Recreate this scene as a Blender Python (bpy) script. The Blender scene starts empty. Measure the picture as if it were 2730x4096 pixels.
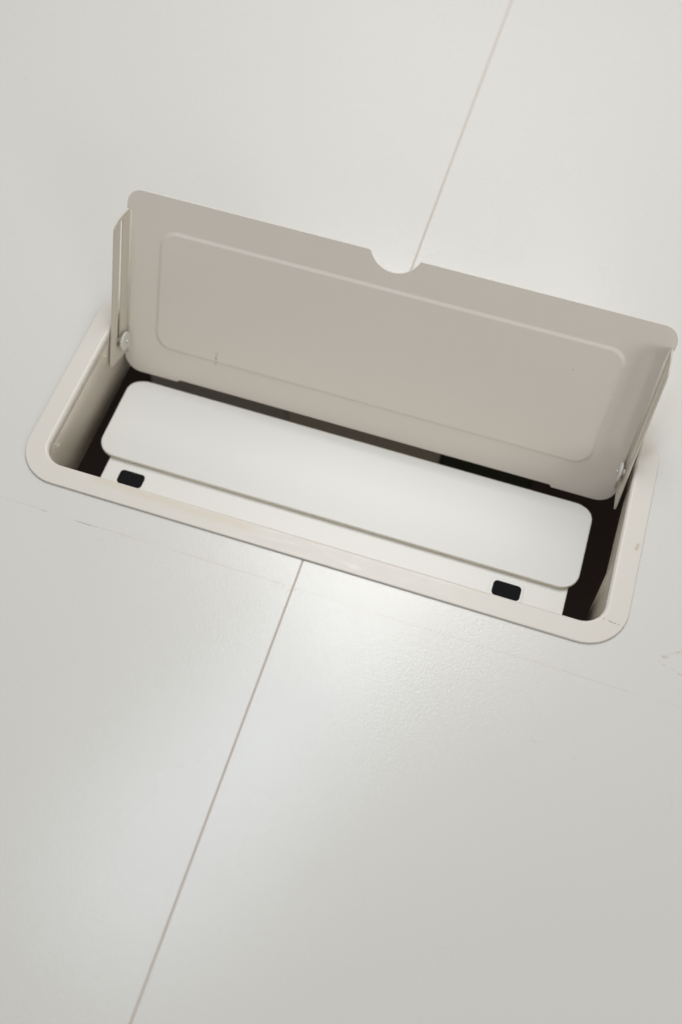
import bpy, bmesh, math, random
from mathutils import Vector, Matrix
random.seed(4)
S = bpy.context.scene
C = S.collection

# ------------------------------------------------------------------ camera
cam_d = bpy.data.cameras.new('camera')
cam = bpy.data.objects.new('camera', cam_d); C.objects.link(cam)
cam.matrix_world = Matrix(((0.95223574, -0.2791234, 0.12384351, 0.08140166),
                           (0.30470752, 0.84196135, -0.44525769, -0.29312344),
                           (0.0200104, 0.46172634, 0.88679669, 0.50673106),
                           (0, 0, 0, 1)))
cam_d.sensor_fit = 'VERTICAL'; cam_d.sensor_height = 36.0; cam_d.sensor_width = 24.0
cam_d.lens = 34.95
cam_d.clip_start = 0.02; cam_d.clip_end = 50
cam_d.dof.use_dof = True; cam_d.dof.focus_distance = 0.562; cam_d.dof.aperture_fstop = 4.2
S.camera = cam

# ------------------------------------------------------------------ light of the room
w = bpy.data.worlds.new('World'); S.world = w; w.use_nodes = True
bg = w.node_tree.nodes['Background']
bg.inputs[0].default_value = (1.0, 0.975, 0.94, 1); bg.inputs[1].default_value = 0.30

def lamp(name, loc, target, size, energy, col, size_y=None):
    d = bpy.data.lights.new(name, 'AREA'); d.energy = energy; d.color = col
    d.size = size
    if size_y: d.shape = 'RECTANGLE'; d.size_y = size_y
    o = bpy.data.objects.new(name, d); C.objects.link(o)
    o.location = loc
    o.rotation_euler = (Vector(target) - Vector(loc)).to_track_quat('-Z', 'Y').to_euler()
    return o
lamp('ceiling_light', (-0.05, 0.56, 0.92), (-0.02, 0.08, 0), 0.48, 4.4, (1.0, 0.983, 0.948))
lamp('added_rear_lamp', (-0.1, 1.5, 1.15), (0, 0, 0), 0.9, 0.8, (0.96, 0.985, 1.0))  # lamp added behind the flap to shade the lid's back; no window known
lamp('side_light', (1.55, -1.35, 0.80), (0.0, 0.06, 0.02), 0.8, 9.0, (1.0, 0.965, 0.91))
lamp('ceiling_tube', (-0.05, 0.40, 1.24), (0, 0, 0), 0.11, 0.36, (1.0, 0.98, 0.94))
sky = lamp('skylight', (-0.175, 0.09, 1.30), (-0.175, 0.09, 0), 0.20, 2.7, (0.80, 0.90, 1.0), 0.80)
sky.rotation_euler = (0, 0, math.radians(-22))

S.view_settings.view_transform = 'Standard'; S.view_settings.look = 'None'
S.view_settings.exposure = 0.10; S.view_settings.gamma = 1.0
S.render.engine = 'CYCLES'
S.cycles.use_denoising = True
S.cycles.max_bounces = 10; S.cycles.diffuse_bounces = 6

# ------------------------------------------------------------------ materials
class NT:
    def __init__(s, name):
        s.m = bpy.data.materials.new(name); s.m.use_nodes = True
        s.t = s.m.node_tree; s.b = s.t.nodes['Principled BSDF']
        s.co = s.n('ShaderNodeTexCoord').outputs['Object']
    def n(s, kind, **kw):
        nd = s.t.nodes.new(kind)
        for k, v in kw.items(): setattr(nd, k, v)
        return nd
    def l(s, a, b): s.t.links.new(a, b)
    def math(s, op, a, b=None, c=None, clamp=False):
        nd = s.n('ShaderNodeMath', operation=op); nd.use_clamp = clamp
        for i, v in enumerate((a, b, c)):
            if v is None: continue
            if isinstance(v, (int, float)): nd.inputs[i].default_value = v
            else: s.l(v, nd.inputs[i])
        return nd.outputs[0]
    def noise(s, scale, detail=3, rough=.5, vec=None, dist=0):
        nd = s.n('ShaderNodeTexNoise'); nd.inputs['Scale'].default_value = scale
        nd.inputs['Detail'].default_value = detail; nd.inputs['Roughness'].default_value = rough
        nd.inputs['Distortion'].default_value = dist
        s.l(vec or s.co, nd.inputs['Vector']); return nd.outputs['Fac']
    def ramp(s, f, a, b, lo=0., hi=1.):
        nd = s.n('ShaderNodeMapRange'); nd.interpolation_type = 'SMOOTHSTEP'
        nd.inputs[1].default_value = a; nd.inputs[2].default_value = b
        nd.inputs[3].default_value = lo; nd.inputs[4].default_value = hi
        s.l(f, nd.inputs[0]); return nd.outputs[0]
    def mix(s, f, a, b):
        nd = s.n('ShaderNodeMix', data_type='RGBA')
        if isinstance(f, (int, float)): nd.inputs[0].default_value = f
        else: s.l(f, nd.inputs[0])
        for i, v in ((6, a), (7, b)):
            if isinstance(v, tuple): nd.inputs[i].default_value = (*v, 1)
            else: s.l(v, nd.inputs[i])
        return nd.outputs[2]
    def scaled(s, sx, sy, sz, rz=0, loc=(0, 0, 0)):
        nd = s.n('ShaderNodeMapping'); nd.inputs['Scale'].default_value = (sx, sy, sz)
        nd.inputs['Rotation'].default_value = (0, 0, rz); nd.inputs['Location'].default_value = loc
        s.l(s.co, nd.inputs['Vector']); return nd.outputs[0]
    def xyz(s):
        nd = s.n('ShaderNodeSeparateXYZ'); s.l(s.co, nd.inputs[0]); return nd.outputs
    def segment(s, a, b, width, wob=0.0, wobscale=60, soft=.5):
        """mask of a thin mark between two points of the table plane"""
        x, y, z = s.xyz()
        if wob:
            nz = s.math('MULTIPLY', s.math('SUBTRACT', s.noise(wobscale, 2), .5), wob)
            y = s.math('ADD', y, nz)
            x = s.math('ADD', x, s.math('MULTIPLY', nz, .7))
        dx, dy = b[0]-a[0], b[1]-a[1]; L = math.hypot(dx, dy); dx /= L; dy /= L
        px = s.math('SUBTRACT', x, a[0]); py = s.math('SUBTRACT', y, a[1])
        t = s.math('ADD', s.math('MULTIPLY', px, dx), s.math('MULTIPLY', py, dy))
        d = s.math('ABSOLUTE', s.math('SUBTRACT', s.math('MULTIPLY', px, dy), s.math('MULTIPLY', py, dx)))
        m = s.ramp(d, width*(1-soft), width*(1+soft), 1, 0)
        e = s.math('MULTIPLY', s.ramp(t, 0, L*.06+1e-5), s.ramp(t, L*.94, L, 1, 0))
        return s.math('MULTIPLY', m, e)
    def bump(s, h, strength, dist):
        nd = s.n('ShaderNodeBump'); nd.inputs['Strength'].default_value = strength
        nd.inputs['Distance'].default_value = dist; s.l(h, nd.inputs['Height'])
        s.l(nd.outputs[0], s.b.inputs['Normal'])
    def col(s, c):
        if isinstance(c, tuple): s.b.inputs['Base Color'].default_value = (*c, 1)
        else: s.l(c, s.b.inputs['Base Color'])
    def rough(s, r):
        if isinstance(r, (int, float)): s.b.inputs['Roughness'].default_value = r
        else: s.l(r, s.b.inputs['Roughness'])

def specks(t, scale, thr, keep):
    v = t.n('ShaderNodeTexVoronoi'); v.inputs['Scale'].default_value = scale
    t.l(t.co, v.inputs['Vector'])
    sep = t.n('ShaderNodeSeparateColor'); t.l(v.outputs['Color'], sep.inputs[0])
    size = t.math('MULTIPLY', sep.outputs[1], thr)
    return t.math('MULTIPLY', t.math('LESS_THAN', v.outputs['Distance'], size),
                  t.math('LESS_THAN', sep.outputs[0], keep))

def laminate():
    t = NT('white_laminate')
    c = t.mix(t.noise(5, 4), (0.725, 0.715, 0.68), (0.75, 0.74, 0.705))
    # a long rubbed line of old glue in front of the flap, yellowish and broken up
    broken = t.ramp(t.noise(1, 4, .6, t.scaled(30, 90, 1)), .34, .62)
    line = t.segment((-.26, -.0905), (.40, -.0938), .0004, .0016, 30, .8)
    c = t.mix(t.math('MULTIPLY', t.math('MULTIPLY', line, broken), .22), c, (0.50, 0.44, 0.35))
    wide = t.segment((-.24, -.0895), (.40, -.0945), .0022, .003, 22, .8)
    br2 = t.ramp(t.noise(1, 3, .6, t.scaled(17, 70, 1, 0, (3, 1, 0))), .52, .70)
    c = t.mix(t.math('MULTIPLY', t.math('MULTIPLY', wide, br2), .16), c, (0.74, 0.60, 0.40))
    dark = t.segment((-.158, -.0912), (-.098, -.0921), .00028, .001, 60, .6)
    br3 = t.ramp(t.noise(1, 3, .6, t.scaled(90, 300, 1)), .50, .60)
    c = t.mix(t.math('MULTIPLY', t.math('MULTIPLY', dark, br3), .4), c, (0.12, 0.10, 0.08))
    drip = t.segment((.2005, -.0690), (.224, -.051), .0011, .006, 160, .7)
    br4 = t.ramp(t.noise(420, 3), .45, .60)
    c = t.mix(t.math('MULTIPLY', t.math('MULTIPLY', drip, br4), .35), c, (0.42, 0.33, 0.20))
    drip2 = t.segment((.199, -.071), (.226, -.078), .0005, .005, 150, .7)
    c = t.mix(t.math('MULTIPLY', t.math('MULTIPLY', drip2, br4), .35), c, (0.42, 0.36, 0.27))
    gl = t.segment((-.014, -.0915), (.008, -.0935), .0020, .004, 130, .8)
    c = t.mix(t.math('MULTIPLY', t.math('MULTIPLY', gl, t.ramp(t.noise(420, 3), .48, .64)), .28), c, (0.52, 0.42, 0.28))
    c = t.mix(t.math('MULTIPLY', specks(t, 42, .020, .22), .75), c, (0.13, 0.11, 0.09))
    hair = t.math('MULTIPLY', t.ramp(t.math('ABSOLUTE', t.math('SUBTRACT', t.noise(55, 1, .5, None, 1.2), .5)), 0, .006, 1, 0),
                  t.ramp(t.noise(26, 1), .66, .72))
    c = t.mix(t.math('MULTIPLY', hair, .15), c, (0.35, 0.31, 0.26))
    t.col(c)
    t.rough(t.ramp(t.noise(14, 4), .3, .7, .24, .32))
    h = t.math('ADD', t.noise(760, 2, .5), t.math('MULTIPLY', t.noise(1500, 1), .25))
    nd = t.n('ShaderNodeBump'); nd.inputs['Strength'].default_value = .18
    nd.inputs['Distance'].default_value = .0006; t.l(h, nd.inputs['Height'])
    t.l(nd.outputs[0], t.b.inputs['Coat Normal'])
    t.b.inputs['Coat Weight'].default_value = 1.0; t.b.inputs['Coat Roughness'].default_value = .22
    t.b.inputs['Specular IOR Level'].default_value = .3
    t.bump(h, .025, .0006)
    return t.m

def paint(name, a, b, rough, bump=.05, speck=.0):
    t = NT(name)
    c = t.mix(t.noise(18, 4), a, b)
    if speck: c = t.mix(t.math('MULTIPLY', specks(t, 95, .055, speck), .6), c, (0.10, 0.085, 0.07))
    t.col(c); t.rough(rough)
    t.bump(t.noise(1100, 2), bump, .0004)
    return t

def frame_paint():
    t = paint('beige_frame_paint', (0.735, 0.695, 0.64), (0.755, 0.715, 0.66), .33, .06)
    src = t.b.inputs['Base Color'].links[0].from_socket
    s = t.math('MULTIPLY', t.segment((.1555, -.0548), (.162, -.0560), .00035, .0006, 300, .7), .85)
    c = t.mix(s, src, (0.05, 0.04, 0.03))
    s2 = t.math('MULTIPLY', t.segment((.161, -.0558), (.179, -.0585), .00022, .0006, 200, .7), t.ramp(t.noise(500, 2), .5, .62))
    c = t.mix(s2, c, (0.12, 0.09, 0.07))
    rub = t.segment((-.12, -.0675), (.10, -.0675), .0075, .004, 40, .6)
    rubm = t.math('MULTIPLY', rub, t.ramp(t.noise(1, 5, .7, t.scaled(60, 420, 1)), .48, .66))
    c = t.mix(t.math('MULTIPLY', rubm, .45), c, (0.78, 0.75, 0.69))
    yel = t.math('MULTIPLY', t.segment((-.135, -.0635), (-.03, -.0655), .0022, .004, 40, .9), .35)
    c = t.mix(yel, c, (0.70, 0.60, 0.42))
    dab = t.math('MULTIPLY', t.segment((.1765, -.0105), (.1775, -.0055), .0009, .001, 300, .8), .55)
    c = t.mix(dab, c, (0.50, 0.42, 0.27))
    t.col(c)
    t.rough(t.math('SUBTRACT', .36, t.math('MULTIPLY', rubm, .12)))
    return t.m

def flap_paint():
    t = paint('beige_flap_paint', (0.80, 0.75, 0.685), (0.82, 0.77, 0.705), .42, .10, .12)
    src = t.b.inputs['Base Color'].links[0].from_socket
    # rubbed dark dots low on the inside of the flap
    d = t.segment((-.1025, .018), (-.1015, .031), .0010, .002, 300, .9)
    m = t.math('MULTIPLY', t.math('MULTIPLY', d, t.ramp(t.noise(700, 2), .54, .62)), .5)
    t.col(t.mix(m, src, (0.22, 0.17, 0.13)))
    return t.m

M = {}
M['table'] = laminate()
M['frame'] = frame_paint()
M['flap'] = flap_paint()
M['bracket'] = paint('beige_bracket_paint', (0.62, 0.58, 0.50), (0.66, 0.62, 0.54), .38).m
M['wall'] = paint('inner_wall_paint', (0.78, 0.725, 0.625), (0.80, 0.75, 0.65), .30, .05, .05).m
M['tray'] = paint('white_tray_paint', (0.78, 0.775, 0.745), (0.80, 0.795, 0.765), .36, .05).m
M['tray_edge'] = paint('tray_edge_band', (0.78, 0.74, 0.64), (0.82, 0.78, 0.68), .5).m
M['holder'] = paint('white_pad_holder', (0.85, 0.84, 0.81), (0.86, 0.85, 0.82), .35, .02).m
M['knob'] = paint('white_plastic', (0.66, 0.64, 0.59), (0.70, 0.68, 0.63), .35, .02).m
t = NT('black_rubber'); t.col(t.mix(t.noise(1400, 2), (0.006, 0.006, 0.007), (0.014, 0.014, 0.016))); t.rough(.9); t.b.inputs['Specular IOR Level'].default_value = .15
t.bump(t.noise(1600, 2), .35, .0004); M['rubber'] = t.m
t = NT('screw_steel'); t.col((0.75, 0.80, 0.78)); t.b.inputs['Metallic'].default_value = 1; t.rough(.12); M['steel'] = t.m
t = NT('edge_band_brown'); t.col(t.mix(t.noise(60, 3), (0.64, 0.57, 0.50), (0.69, 0.63, 0.56))); t.rough(.5); M['band'] = t.m
t = NT('joint_filler'); t.col(t.mix(t.noise(90, 3), (0.30, 0.23, 0.17), (0.38, 0.30, 0.23))); t.rough(.5); M['filler'] = t.m
t = NT('chipboard_core'); t.col(t.mix(t.noise(420, 3), (0.10, 0.075, 0.05), (0.20, 0.15, 0.10))); t.rough(.9); M['core'] = t.m
def dull(name, a, b):
    t = NT(name); t.col(t.mix(t.noise(40, 4), a, b)); t.rough(.8); return t.m
M['dark'] = dull('dark_brown_board', (0.10, 0.070, 0.058), (0.12, 0.085, 0.070))
M['carpet'] = dull('dark_carpet', (0.040, 0.029, 0.023), (0.060, 0.044, 0.035))
M['grey'] = dull('grey_felt', (0.62, 0.565, 0.49), (0.68, 0.62, 0.54))
M['brown'] = dull('brown_felt', (0.76, 0.66, 0.53), (0.80, 0.70, 0.57))
M['green'] = dull('dark_green_felt', (0.055, 0.062, 0.032), (0.070, 0.078, 0.042))

# ------------------------------------------------------------------ helpers
def empty(name, loc=(0, 0, 0), label=None, cat=None):
    o = bpy.data.objects.new(name, None); C.objects.link(o); o.location = loc
    o.empty_display_size = .02
    if label: o['label'] = label
    if cat: o['category'] = cat
    return o
def link(name, bm, mats, parent=None, label=None, recalc=True):
    if recalc: bmesh.ops.recalc_face_normals(bm, faces=bm.faces)
    me = bpy.data.meshes.new(name); bm.to_mesh(me); bm.free()
    for m in (mats if isinstance(mats, (list, tuple)) else [mats]): me.materials.append(m)
    o = bpy.data.objects.new(name, me); C.objects.link(o)
    if parent: o.parent = parent; o.matrix_parent_inverse = Matrix.Translation(-Vector(parent.location))
    if label: o['label'] = label
    return o
def arc(cx, cy, r, a0, a1, n):
    return [(cx + r*math.cos(math.radians(a0+(a1-a0)*i/n)), cy + r*math.sin(math.radians(a0+(a1-a0)*i/n))) for i in range(n+1)]
def rrect(x0, x1, y0, y1, r, n=12):
    """counter-clockwise from the lower right"""
    return (arc(x1-r, y0+r, r, -90, 0, n) + arc(x1-r, y1-r, r, 0, 90, n) +
            arc(x0+r, y1-r, r, 90, 180, n) + arc(x0+r, y0+r, r, 180, 270, n))
def box(bm, x0, x1, y0, y1, z0, z1, mat=0):
    v = [bm.verts.new((x, y, z)) for z in (z0, z1) for y in (y0, y1) for x in (x0, x1)]
    for f in ((0, 2, 3, 1), (4, 5, 7, 6), (0, 1, 5, 4), (2, 6, 7, 3), (0, 4, 6, 2), (1, 3, 7, 5)):
        bm.faces.new([v[i] for i in f]).material_index = mat
def stack(bm, loops, cap0=True, cap1=True, smooth=True, mats=None):
    """bridge closed loops of equal count, ngon caps"""
    vs = [[bm.verts.new(p) for p in lp] for lp in loops]
    for k, (a, b) in enumerate(zip(vs, vs[1:])):
        n = len(a)
        for i in range(n):
            f = bm.faces.new((a[i], a[(i+1) % n], b[(i+1) % n], b[i])); f.smooth = smooth
            if mats: f.material_index = mats[k]
    if cap0: bm.faces.new(vs[0][::-1])
    if cap1: bm.faces.new(vs[-1])
    return vs
def slab(bm, x0, x1, y0, y1, r, z0, z1, bev, n=10, mats=None):
    """rounded-rectangle plate with eased edges"""
    L = []
    for k in range(4):
        a = math.pi/2*k/3; d = bev*(1-math.sin(a)); L.append((d, z0+bev*(1-math.cos(a))))
    for k in range(4):
        a = math.pi/2*k/3; d = bev*(1-math.cos(a)); L.append((d, z1-bev*(1-math.sin(a))))
    loops = [[(x, y, z) for x, y in rrect(x0+d, x1-d, y0+d, y1-d, max(r-d, 1e-4), n)] for d, z in L]
    return stack(bm, loops, mats=mats)

# ------------------------------------------------------------------ desk
X0, X1, Y0, Y1 = -1.1, 1.1, -.75, 1.25
HX, HYF, HYB, HR = .1702, -.0645, .0695, .016
TH = .018; SM = -.00026
desk = empty('desk', (0, 0, -TH), 'white laminate desk top of two boards meeting at a thin brown seam', 'desk')
def board(side):
    # side -1: left board, +1: right board; the cut-out is split between them
    e = .00068
    half = [p for p in (arc(HX-HR, HYF+HR, HR, -90, 0, 10) + arc(HX-HR, HYB-HR, HR, 0, 90, 10))]
    xi = e
    out = [(xi, HYF)] + half + [(xi, HYB), (xi, Y1), (X1, Y1), (X1, Y0), (xi, Y0)]
    pts = [(side*x + SM, y) for x, y in out]
    if side < 0: pts = pts[::-1]
    bm = bmesh.new()
    n = len(pts)
    a = [bm.verts.new((x, y, -TH)) for x, y in pts]; b = [bm.verts.new((x, y, 0)) for x, y in pts]
    for i in range(n):
        f = bm.faces.new((a[i], a[(i+1) % n], b[(i+1) % n], b[i])); f.material_index = 1
    bm.faces.new(a[::-1]).material_index = 1
    bm.faces.new(b)
    bmesh.ops.triangulate(bm, faces=[f for f in bm.faces if len(f.verts) > 4])
    return link('tabletop_board', bm, [M['table'], M['core']], desk)
board(-1); board(1)
for ya, yb in ((Y0, HYF), (HYB, Y1)):
    for s in (-1, 1):
        bm = bmesh.new(); xa, xb = sorted((SM+s*.00064, SM+s*.00007)); box(bm, xa, xb, ya, yb, -.012, -.00012)
        link('edge_band', bm, M['band'], desk)
    bm = bmesh.new(); box(bm, SM-.00006, SM+.00006, ya, yb, -.012, -.00050)
    link('joint_filler', bm, M['filler'], desk)

# ------------------------------------------------------------------ flap frame
W, D, B, RO = .36, .14835, .01296, .0252
HW, HD = W/2, D/2
hatch = empty('cable_hatch', (0, 0, 0), 'beige metal cable flap standing open in its rounded frame on the desk', 'cable flap')
def path(d, n=14):
    """frame outline moved inwards by d; the far rail is narrower than the others"""
    sh = .0045*min(1.0, max(0.0, d/B))
    rf, rr = max(RO-d*.93, .002), max(RO-d*1.75, .0015)      # the far inner corners are tight, to clear the flap
    x0, x1, y0, y1 = -HW+d, HW-d, -HD+d, HD-d+sh
    pts = (arc(x1-rf, y0+rf, rf, -90, 0, n) + arc(x1-rr, y1-rr, rr, 0, 90, n) +
           arc(x0+rr, y1-rr, rr, 90, 180, n) + arc(x0+rf, y0+rf, rf, 180, 270, n))
    # extra stations along the straight sides
    out = []
    for i, p in enumerate(pts):
        q = pts[(i+1) % len(pts)]; out.append(p)
        L = math.dist(p, q)
        k = int(L/.006)
        if L > .02:
            for j in range(1, 14): out.append((p[0]+(q[0]-p[0])*j/14, p[1]+(q[1]-p[1])*j/14))
    return out
bm = bmesh.new()
zt, zb_ = .0015, .0006
prof = [(.0030, zb_), (.0004, zb_)]
flat = []
for k in range(5):
    a = math.pi/2*k/4; prof.append((.00055*(1-math.cos(a)), zb_+.00015+(zt-zb_-.00015)*math.sin(a)))
flat.append(len(prof)-1)
prof.append((B-.0018, zt))
rl = .0018
for k in range(1, 8):
    a = math.pi/2*k/7; prof.append((B-rl+rl*math.sin(a), zt-rl*(1-math.cos(a))))
prof.append((B+.0001, -.0050))
prof.append((B-.0011, -.0052))
prof.append((B-.0011, zb_-.0001))
loops = [[(x, y, z) for x, y in path(d)] for d, z in prof]
vs = stack(bm, loops, False, False)
for i in range(len(vs[0])):
    n = len(vs[0]); bm.faces.new((vs[-1][i], vs[-1][(i+1) % n], vs[0][(i+1) % n], vs[0][i]))
bm.normal_update()
for f in bm.faces: f.smooth = abs(f.normal.z) < .9995
frame = link('frame', bm, M['frame'], hatch)

# inner walls hanging from the frame: the depth follows the sheet-metal cut-outs
def depth(x, y):
    if x > .12:                                   # right wall: shallow, with a tab at the near corner
        if y < -.0285: return -.060
        if y < -.0165: return -.060 + (y+.0285)/.012*.0355
        return -.0245 + (y+.0165)*.16
    if y > .045 and abs(x) < .150: return -.010   # rear: room for the flap
    return -.052
bm = bmesh.new()
di, do = B-.0004, B-.0014
pi_, po = path(di), path(do)
# refine stations where the depth jumps
def refine(p):
    out = []
    for i, a in enumerate(p):
        b = p[(i+1) % len(p)]; L = math.dist(a, b); k = max(1, int(L/.0025))
        for j in range(k): out.append((a[0]+(b[0]-a[0])*j/k, a[1]+(b[1]-a[1])*j/k))
    return out
pr = refine(pi_)
top_i = [(x, y, -.0036) for x, y in pr]
bot_i = [(x, y, depth(x, y)) for x, y in pr]
def outw(p, d):
    x, y = p[0], p[1]; cx = max(-.150, min(.150, x)); cy = max(-.045, min(.064 if abs(x) > .150 else .048, y))
    v = Vector((x-cx, y-cy)); v = v.normalized()*d if v.length > 1e-6 else Vector((0, 0)); return (x+v.x, y+v.y)
bot_o = [(*outw(p, .001), depth(*p)) for p in pr]
top_o = [(*outw(p, .001), -.0036) for p in pr]
stack(bm, [top_i, bot_i, bot_o, top_o], False, False)
for f in bm.faces: f.smooth = abs(f.normal.z) < .5
link('inner_wall', bm, M['wall'], hatch)

# small spring tabs punched from the left wall
for yy, zz in ((-.0440, -.0088), (.0244, -.0078)):
    bm = bmesh.new(); xw = -HW + di
    pts = [(-.0028, .0), (-.0012, -.0022), (.0010, -.0026), (.0016, -.0012), (.0006, -.0016), (-.0006, -.0012), (-.0018, .0012)]
    stack(bm, [[(xw-.0001, yy+a, zz+b) for a, b in pts], [(xw+.0011, yy+a, zz+b) for a, b in pts]], smooth=False)
    link('spring_tab', bm, M['bracket'], hatch)

# ------------------------------------------------------------------ flap
TH_ = 2.0373
FY, FZ, FX = .04129, -.04206, -.00087
u = Vector((0, -math.cos(TH_), math.sin(TH_))); nn = Vector((0, -u.z, u.y))
def F(x, s, q): return Vector((FX + x, FY, FZ)) + u*s + nn*q
flap_m = Matrix(((1, 0, 0, FX), (0, u.y, nn.y, FY), (0, u.z, nn.z, FZ), (0, 0, 0, 1)))
LF, HF = .1222, .1655
outline = []
def addp(l): outline.extend(l)
rb, rt = .0115, .0098
addp([(-.1280, 0), (-.1272, .0003), (-.1266, .0013), (-.1258, .0016), (.1248, .0016), (.1256, .0013), (.1262, .0003), (.1270, 0)])
addp(arc(HF-rb, rb, rb, -90, 0, 10))
addp([(HF, .1075), (HF+.0006, .1084), (HF+.0013, .1096)])
addp(arc(HF+.0013-rt, LF-rt, rt, 0, 90, 10))
addp([(.0158, LF), (.0151, LF-.0004)])
Rn = .01614; cn = .1117+Rn
a1 = math.degrees(math.asin((LF-.0010-cn)/Rn))
addp(arc(0, cn, Rn, a1, -180-a1, 22))
addp([(-.0151, LF-.0004), (-.0158, LF)])
addp(arc(-HF-.0013+rt, LF-rt, rt, 90, 180, 10))
addp([(-HF-.0013, .1096), (-HF-.0006, .1084), (-HF, .1075)])
addp(arc(-HF+rb, rb, rb, 180, 270, 10))
# drop doubled points
o2 = []
for p in outline:
    if not o2 or math.dist(p, o2[-1]) > 1e-5: o2.append(p)
outline = o2
bm = bmesh.new()
T = .0010
def ring(pts, q): return [bm.verts.new((x, s, q)) for x, s in pts]
def bridge(a, b, smooth):
    n = len(a)
    for i in range(n):
        f = bm.faces.new((a[i], a[(i+1) % n], b[(i+1) % n], b[i])); f.smooth = smooth
front = ring(outline, 0); back = ring(outline, -T)
bridge(back, front, False)
ex0, ex1, es0, es1, er = -.1452, .1447, .0212, .1024, .0115
steps = []
NW = 9; ew, eh = .0028, .00095
for k in range(NW+1):
    f = k/NW; steps.append((ew*f, eh*(0.5-0.5*math.cos(math.pi*f))))
rings = [ring(rrect(ex0+d, ex1-d, es0+d, es1-d, er-d*.8, 12), h) for d, h in steps]
for a, b in zip(rings, rings[1:]): bridge(a, b, True)
bm.faces.new(rings[-1])
bm.faces.new(back[::-1])
def fill_between(a, b):
    es = []
    for lp in (a, b):
        for i in range(len(lp)):
            e = bm.edges.get((lp[i], lp[(i+1) % len(lp)])); es.append(e)
    bmesh.ops.triangle_fill(bm, edges=es, use_beauty=True, normal=(0, 0, 1))
fill_between(front, rings[0])
flap = link('flap', bm, M['flap'], hatch)
flap.matrix_parent_inverse = Matrix.Identity(4)
flap.matrix_world = flap_m

# side brackets: folded flanges with a long slot
def bracket(side):
    bm = bmesh.new()
    x_out = side*(.1654); x_in = side*(.1654-.0009)
    s0, s1, q1 = .0105, .1100, .0218
    # outline (s, q), going round
    pl = [(s0+.0018, .0006)] + [(s1+.0002, .0006), (s1-.0005, .006), (s1-.0020, .0145)]
    pl += [(.1066, .0180), (.1052, .0202), (.1035, .0214), (.1012, q1)]
    pl += [(.060, q1+.0002), (.030, q1+.0008), (.0140, q1+.0013), (.0114, q1+.0008), (.0104, q1-.0006)]
    sl0, sl1, sq, sr = .0205, .1064, .0118, .0018
    slot = [(sl1-sr, sq+.0009+sr)] + [(sl1-sr+sr*math.cos(a), sq+sr*math.sin(a)) for a in [math.radians(90-18*i) for i in range(1, 10)]] + [(sl1-sr, sq-sr)]
    slot = [(sl1-sr+sr*math.cos(math.radians(90-18*i)), sq+sr*math.sin(math.radians(90-18*i))) for i in range(11)] + \
           [(sl0+sr+sr*math.cos(math.radians(270-18*i)), sq+.0008+sr*1.2*math.sin(math.radians(270-18*i))) for i in range(11)]
    def lp(pts, x): return [bm.verts.new((x, s, q)) for s, q in pts]
    A, A2 = lp(pl, x_in), lp(slot, x_in); Bv, B2 = lp(pl, x_out), lp(slot, x_out)
    def br(a, b):
        n = len(a)
        for i in range(n): bm.faces.new((a[i], a[(i+1) % n], b[(i+1) % n], b[i]))
    br(A, Bv); br(A2, B2)
    for a, b in ((A, A2), (Bv, B2)):
        es = [bm.edges.get((l[i], l[(i+1) % len(l)])) for l in (a, b) for i in range(len(l))]
        bmesh.ops.triangle_fill(bm, edges=es, use_beauty=True, normal=(side, 0, 0))
    # bend radius between flap and flange
    R = .0013
    pr = [(x_in - side*(R - R*math.sin(a)), R - R*math.cos(a)) for a in [math.pi/2*k/6 for k in range(7)]]
    sa, sb = .0120, .1094
    rows = [[bm.verts.new((x, s, q+.00005)) for x, q in pr] for s in (sa, sb)]
    nf = []
    for i in range(6):
        f = bm.faces.new((rows[0][i], rows[0][i+1], rows[1][i+1], rows[1][i])); f.smooth = True
    for r in rows:
        c = bm.verts.new((x_in, r[0].co.y, .00005)); bm.faces.new(r + [c])
    o = link('side_bracket', bm, M['bracket'], None)
    o.parent = flap
    return o
bracket(-1); bracket(1)

# pivot knobs riding in the slots, each with a steel screw
def cylx(bm, x0, x1, r, y, z, n=24, bev=.0003):
    sgn = 1 if x1 > x0 else -1
    L = [(x0, r-bev), (x0+sgn*bev, r), (x1-sgn*bev, r), (x1, r-bev)]
    stack(bm, [[(x, y+rr*math.cos(2*math.pi*i/n), z+rr*math.sin(2*math.pi*i/n)) for i in range(n)] for x, rr in L])
for s, y, z in ((-1, .0447, -.0168), (1, .0475, -.0140)):
    bm = bmesh.new()
    xf = FX + s*.1642                     # inner face of the bracket
    cylx(bm, xf+s*.0022, xf-s*.0016, .0026, y, z, 20)
    cylx(bm, xf-s*.0014, xf-s*.0032, .0064, y, z, 32, .0005)
    k = link('pivot_knob', bm, M['knob'], hatch)
    bm = bmesh.new()
    n = 16; L = [(0, .0011), (.0008, .0011), (.0012, .0008), (.0014, .0003)]
    xs = xf - s*.0032
    stack(bm, [[(xs-s*(a), y+r*math.cos(2*math.pi*i/n), z+.0002+r*math.sin(2*math.pi*i/n)) for i in range(n)] for a, r in L])
    sc = link('screw', bm, M['steel'], None); sc.parent = k

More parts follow.
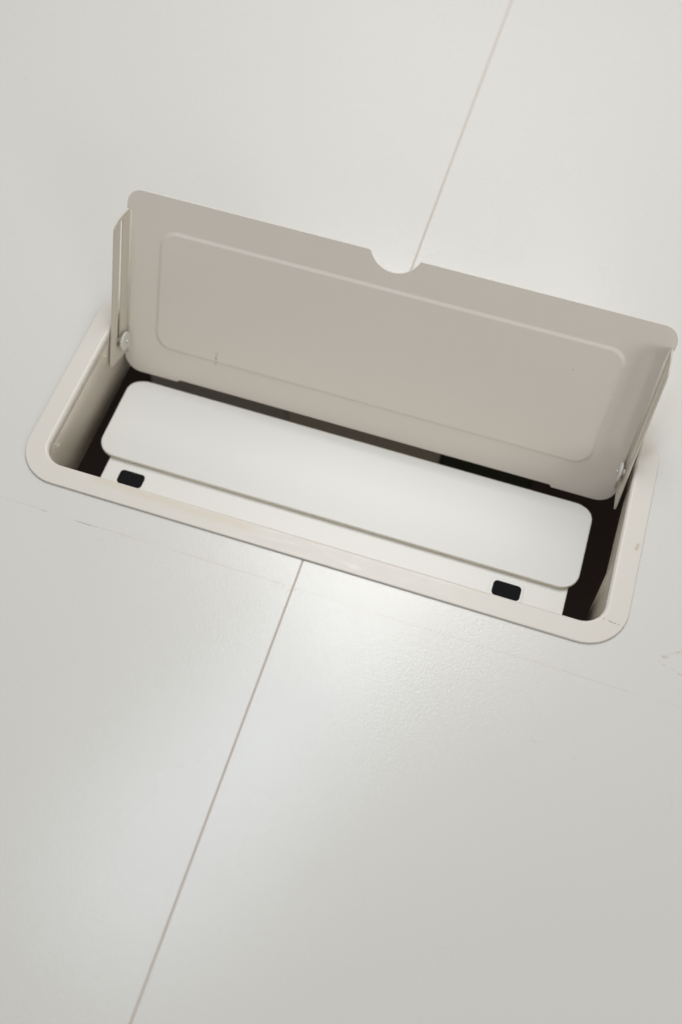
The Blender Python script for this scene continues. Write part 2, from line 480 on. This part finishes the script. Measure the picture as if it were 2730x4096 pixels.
# ------------------------------------------------------------------ white tray below the opening
tray = empty('socket_tray', (0, 0, -.046), 'white tray with rounded lid and two black pads below the open flap', 'tray')
bm = bmesh.new(); slab(bm, -.1474, .1505, -.072, .020, .004, -.0460, -.0430, .0006, 6)
link('base_panel', bm, M['holder'], tray)
bm = bmesh.new(); slab(bm, -.1572, .1550, -.0258, .0352, .0118, -.0429, -.0400, .0006, 14, [1, 1, 1, 1, 1, 0, 0])
top = [f for f in bm.faces if len(f.verts) > 4 and f.calc_center_median().z > -.041][0]
ring_ = list(top.verts); bmesh.ops.delete(bm, geom=[top], context='FACES_ONLY')
prev = ring_
for d in (.0008, .0011, .0022, .0036, .0052, .0070, .0090):
    new = [bm.verts.new((x, y, -.0400)) for x, y in rrect(-.1572+d, .1550-d, -.0258+d, .0352-d, max(.0118-d, .0015), 14)]
    for i in range(len(new)):
        f = bm.faces.new((prev[i], prev[(i+1) % len(new)], new[(i+1) % len(new)], new[i])); f.smooth = True
    prev = new
bm.faces.new(prev)
for v in bm.verts:
    if v.co.z > -.0418 and v.co.y > .0263: v.co.z -= .0023*((v.co.y-.0263)/.0089)**2
link('lid', bm, [M['tray'], M['tray_edge']], tray)
bm = bmesh.new(); slab(bm, -.115, .118, -.0678, .000, .006, -.0640, -.0461, .001, 4)
link('tray_body', bm, M['tray'], tray)
for x in (-.06, .06):
    bm = bmesh.new(); slab(bm, x-.008, x+.008, -.0700, -.0680, .0009, -.0600, -TH-.0002, .0003, 3)
    link('hanger', bm, M['tray'], tray)
for x0, x1 in ((-.1366, -.1200), (.1066, .1238)):
    yt = -.0318
    bm = bmesh.new()
    slab(bm, x0-.0024, x1+.0018, yt-.0125, yt+.0018, .0034, -.0432, -.04255, .0004, 8)
    h = link('pad_holder', bm, M['holder'], tray)
    bm = bmesh.new(); slab(bm, x0, x1, yt-.0099, yt, .0026, -.0428, -.04215, .0005, 8)
    p = link('rubber_pad', bm, M['rubber'], None); p.parent = h

# ------------------------------------------------------------------ felt screen under the desk, and the floor
scr = empty('privacy_screen', (0, .1, -.45), 'dim felt screen of grey, brown and dark sections hanging under the desk behind the tray', 'screen')
for x0, x1, m, lb in ((-.62, -.189, 'dark', 'near black end section'), (-.188, -.0745, 'grey', 'grey felt section'),
                      (-.0735, .0478, 'brown', 'brown felt section'), (.0488, .1180, 'green', 'very dark green section'),
                      (.1190, .62, 'dark', 'near black end section')):
    bm = bmesh.new(); box(bm, x0, x1, .100, .106, -.45, -TH-.0004); link('screen_section', bm, M[m], scr, lb)
bm = bmesh.new(); box(bm, -.62, .62, .1062, .112, -.45, -TH-.0004); link('backing_board', bm, M['dark'], scr)
bm = bmesh.new(); v = [bm.verts.new(p) for p in ((-5, -5, -.74), (5, -5, -.74), (5, 5, -.74), (-5, 5, -.74))]; bm.faces.new(v)
fl = link('floor', bm, M['carpet']); fl['kind'] = 'structure'
# desk legs, out of the picture
for sx in (-1, 1):
    for sy in (-.65, 1.15):
        bm = bmesh.new(); slab(bm, sx*1.0-.025, sx*1.0+.025, sy-.025, sy+.025, .006, -.7398, -TH-.0002, .001, 3)
        link('desk_leg', bm, M['tray'], desk)
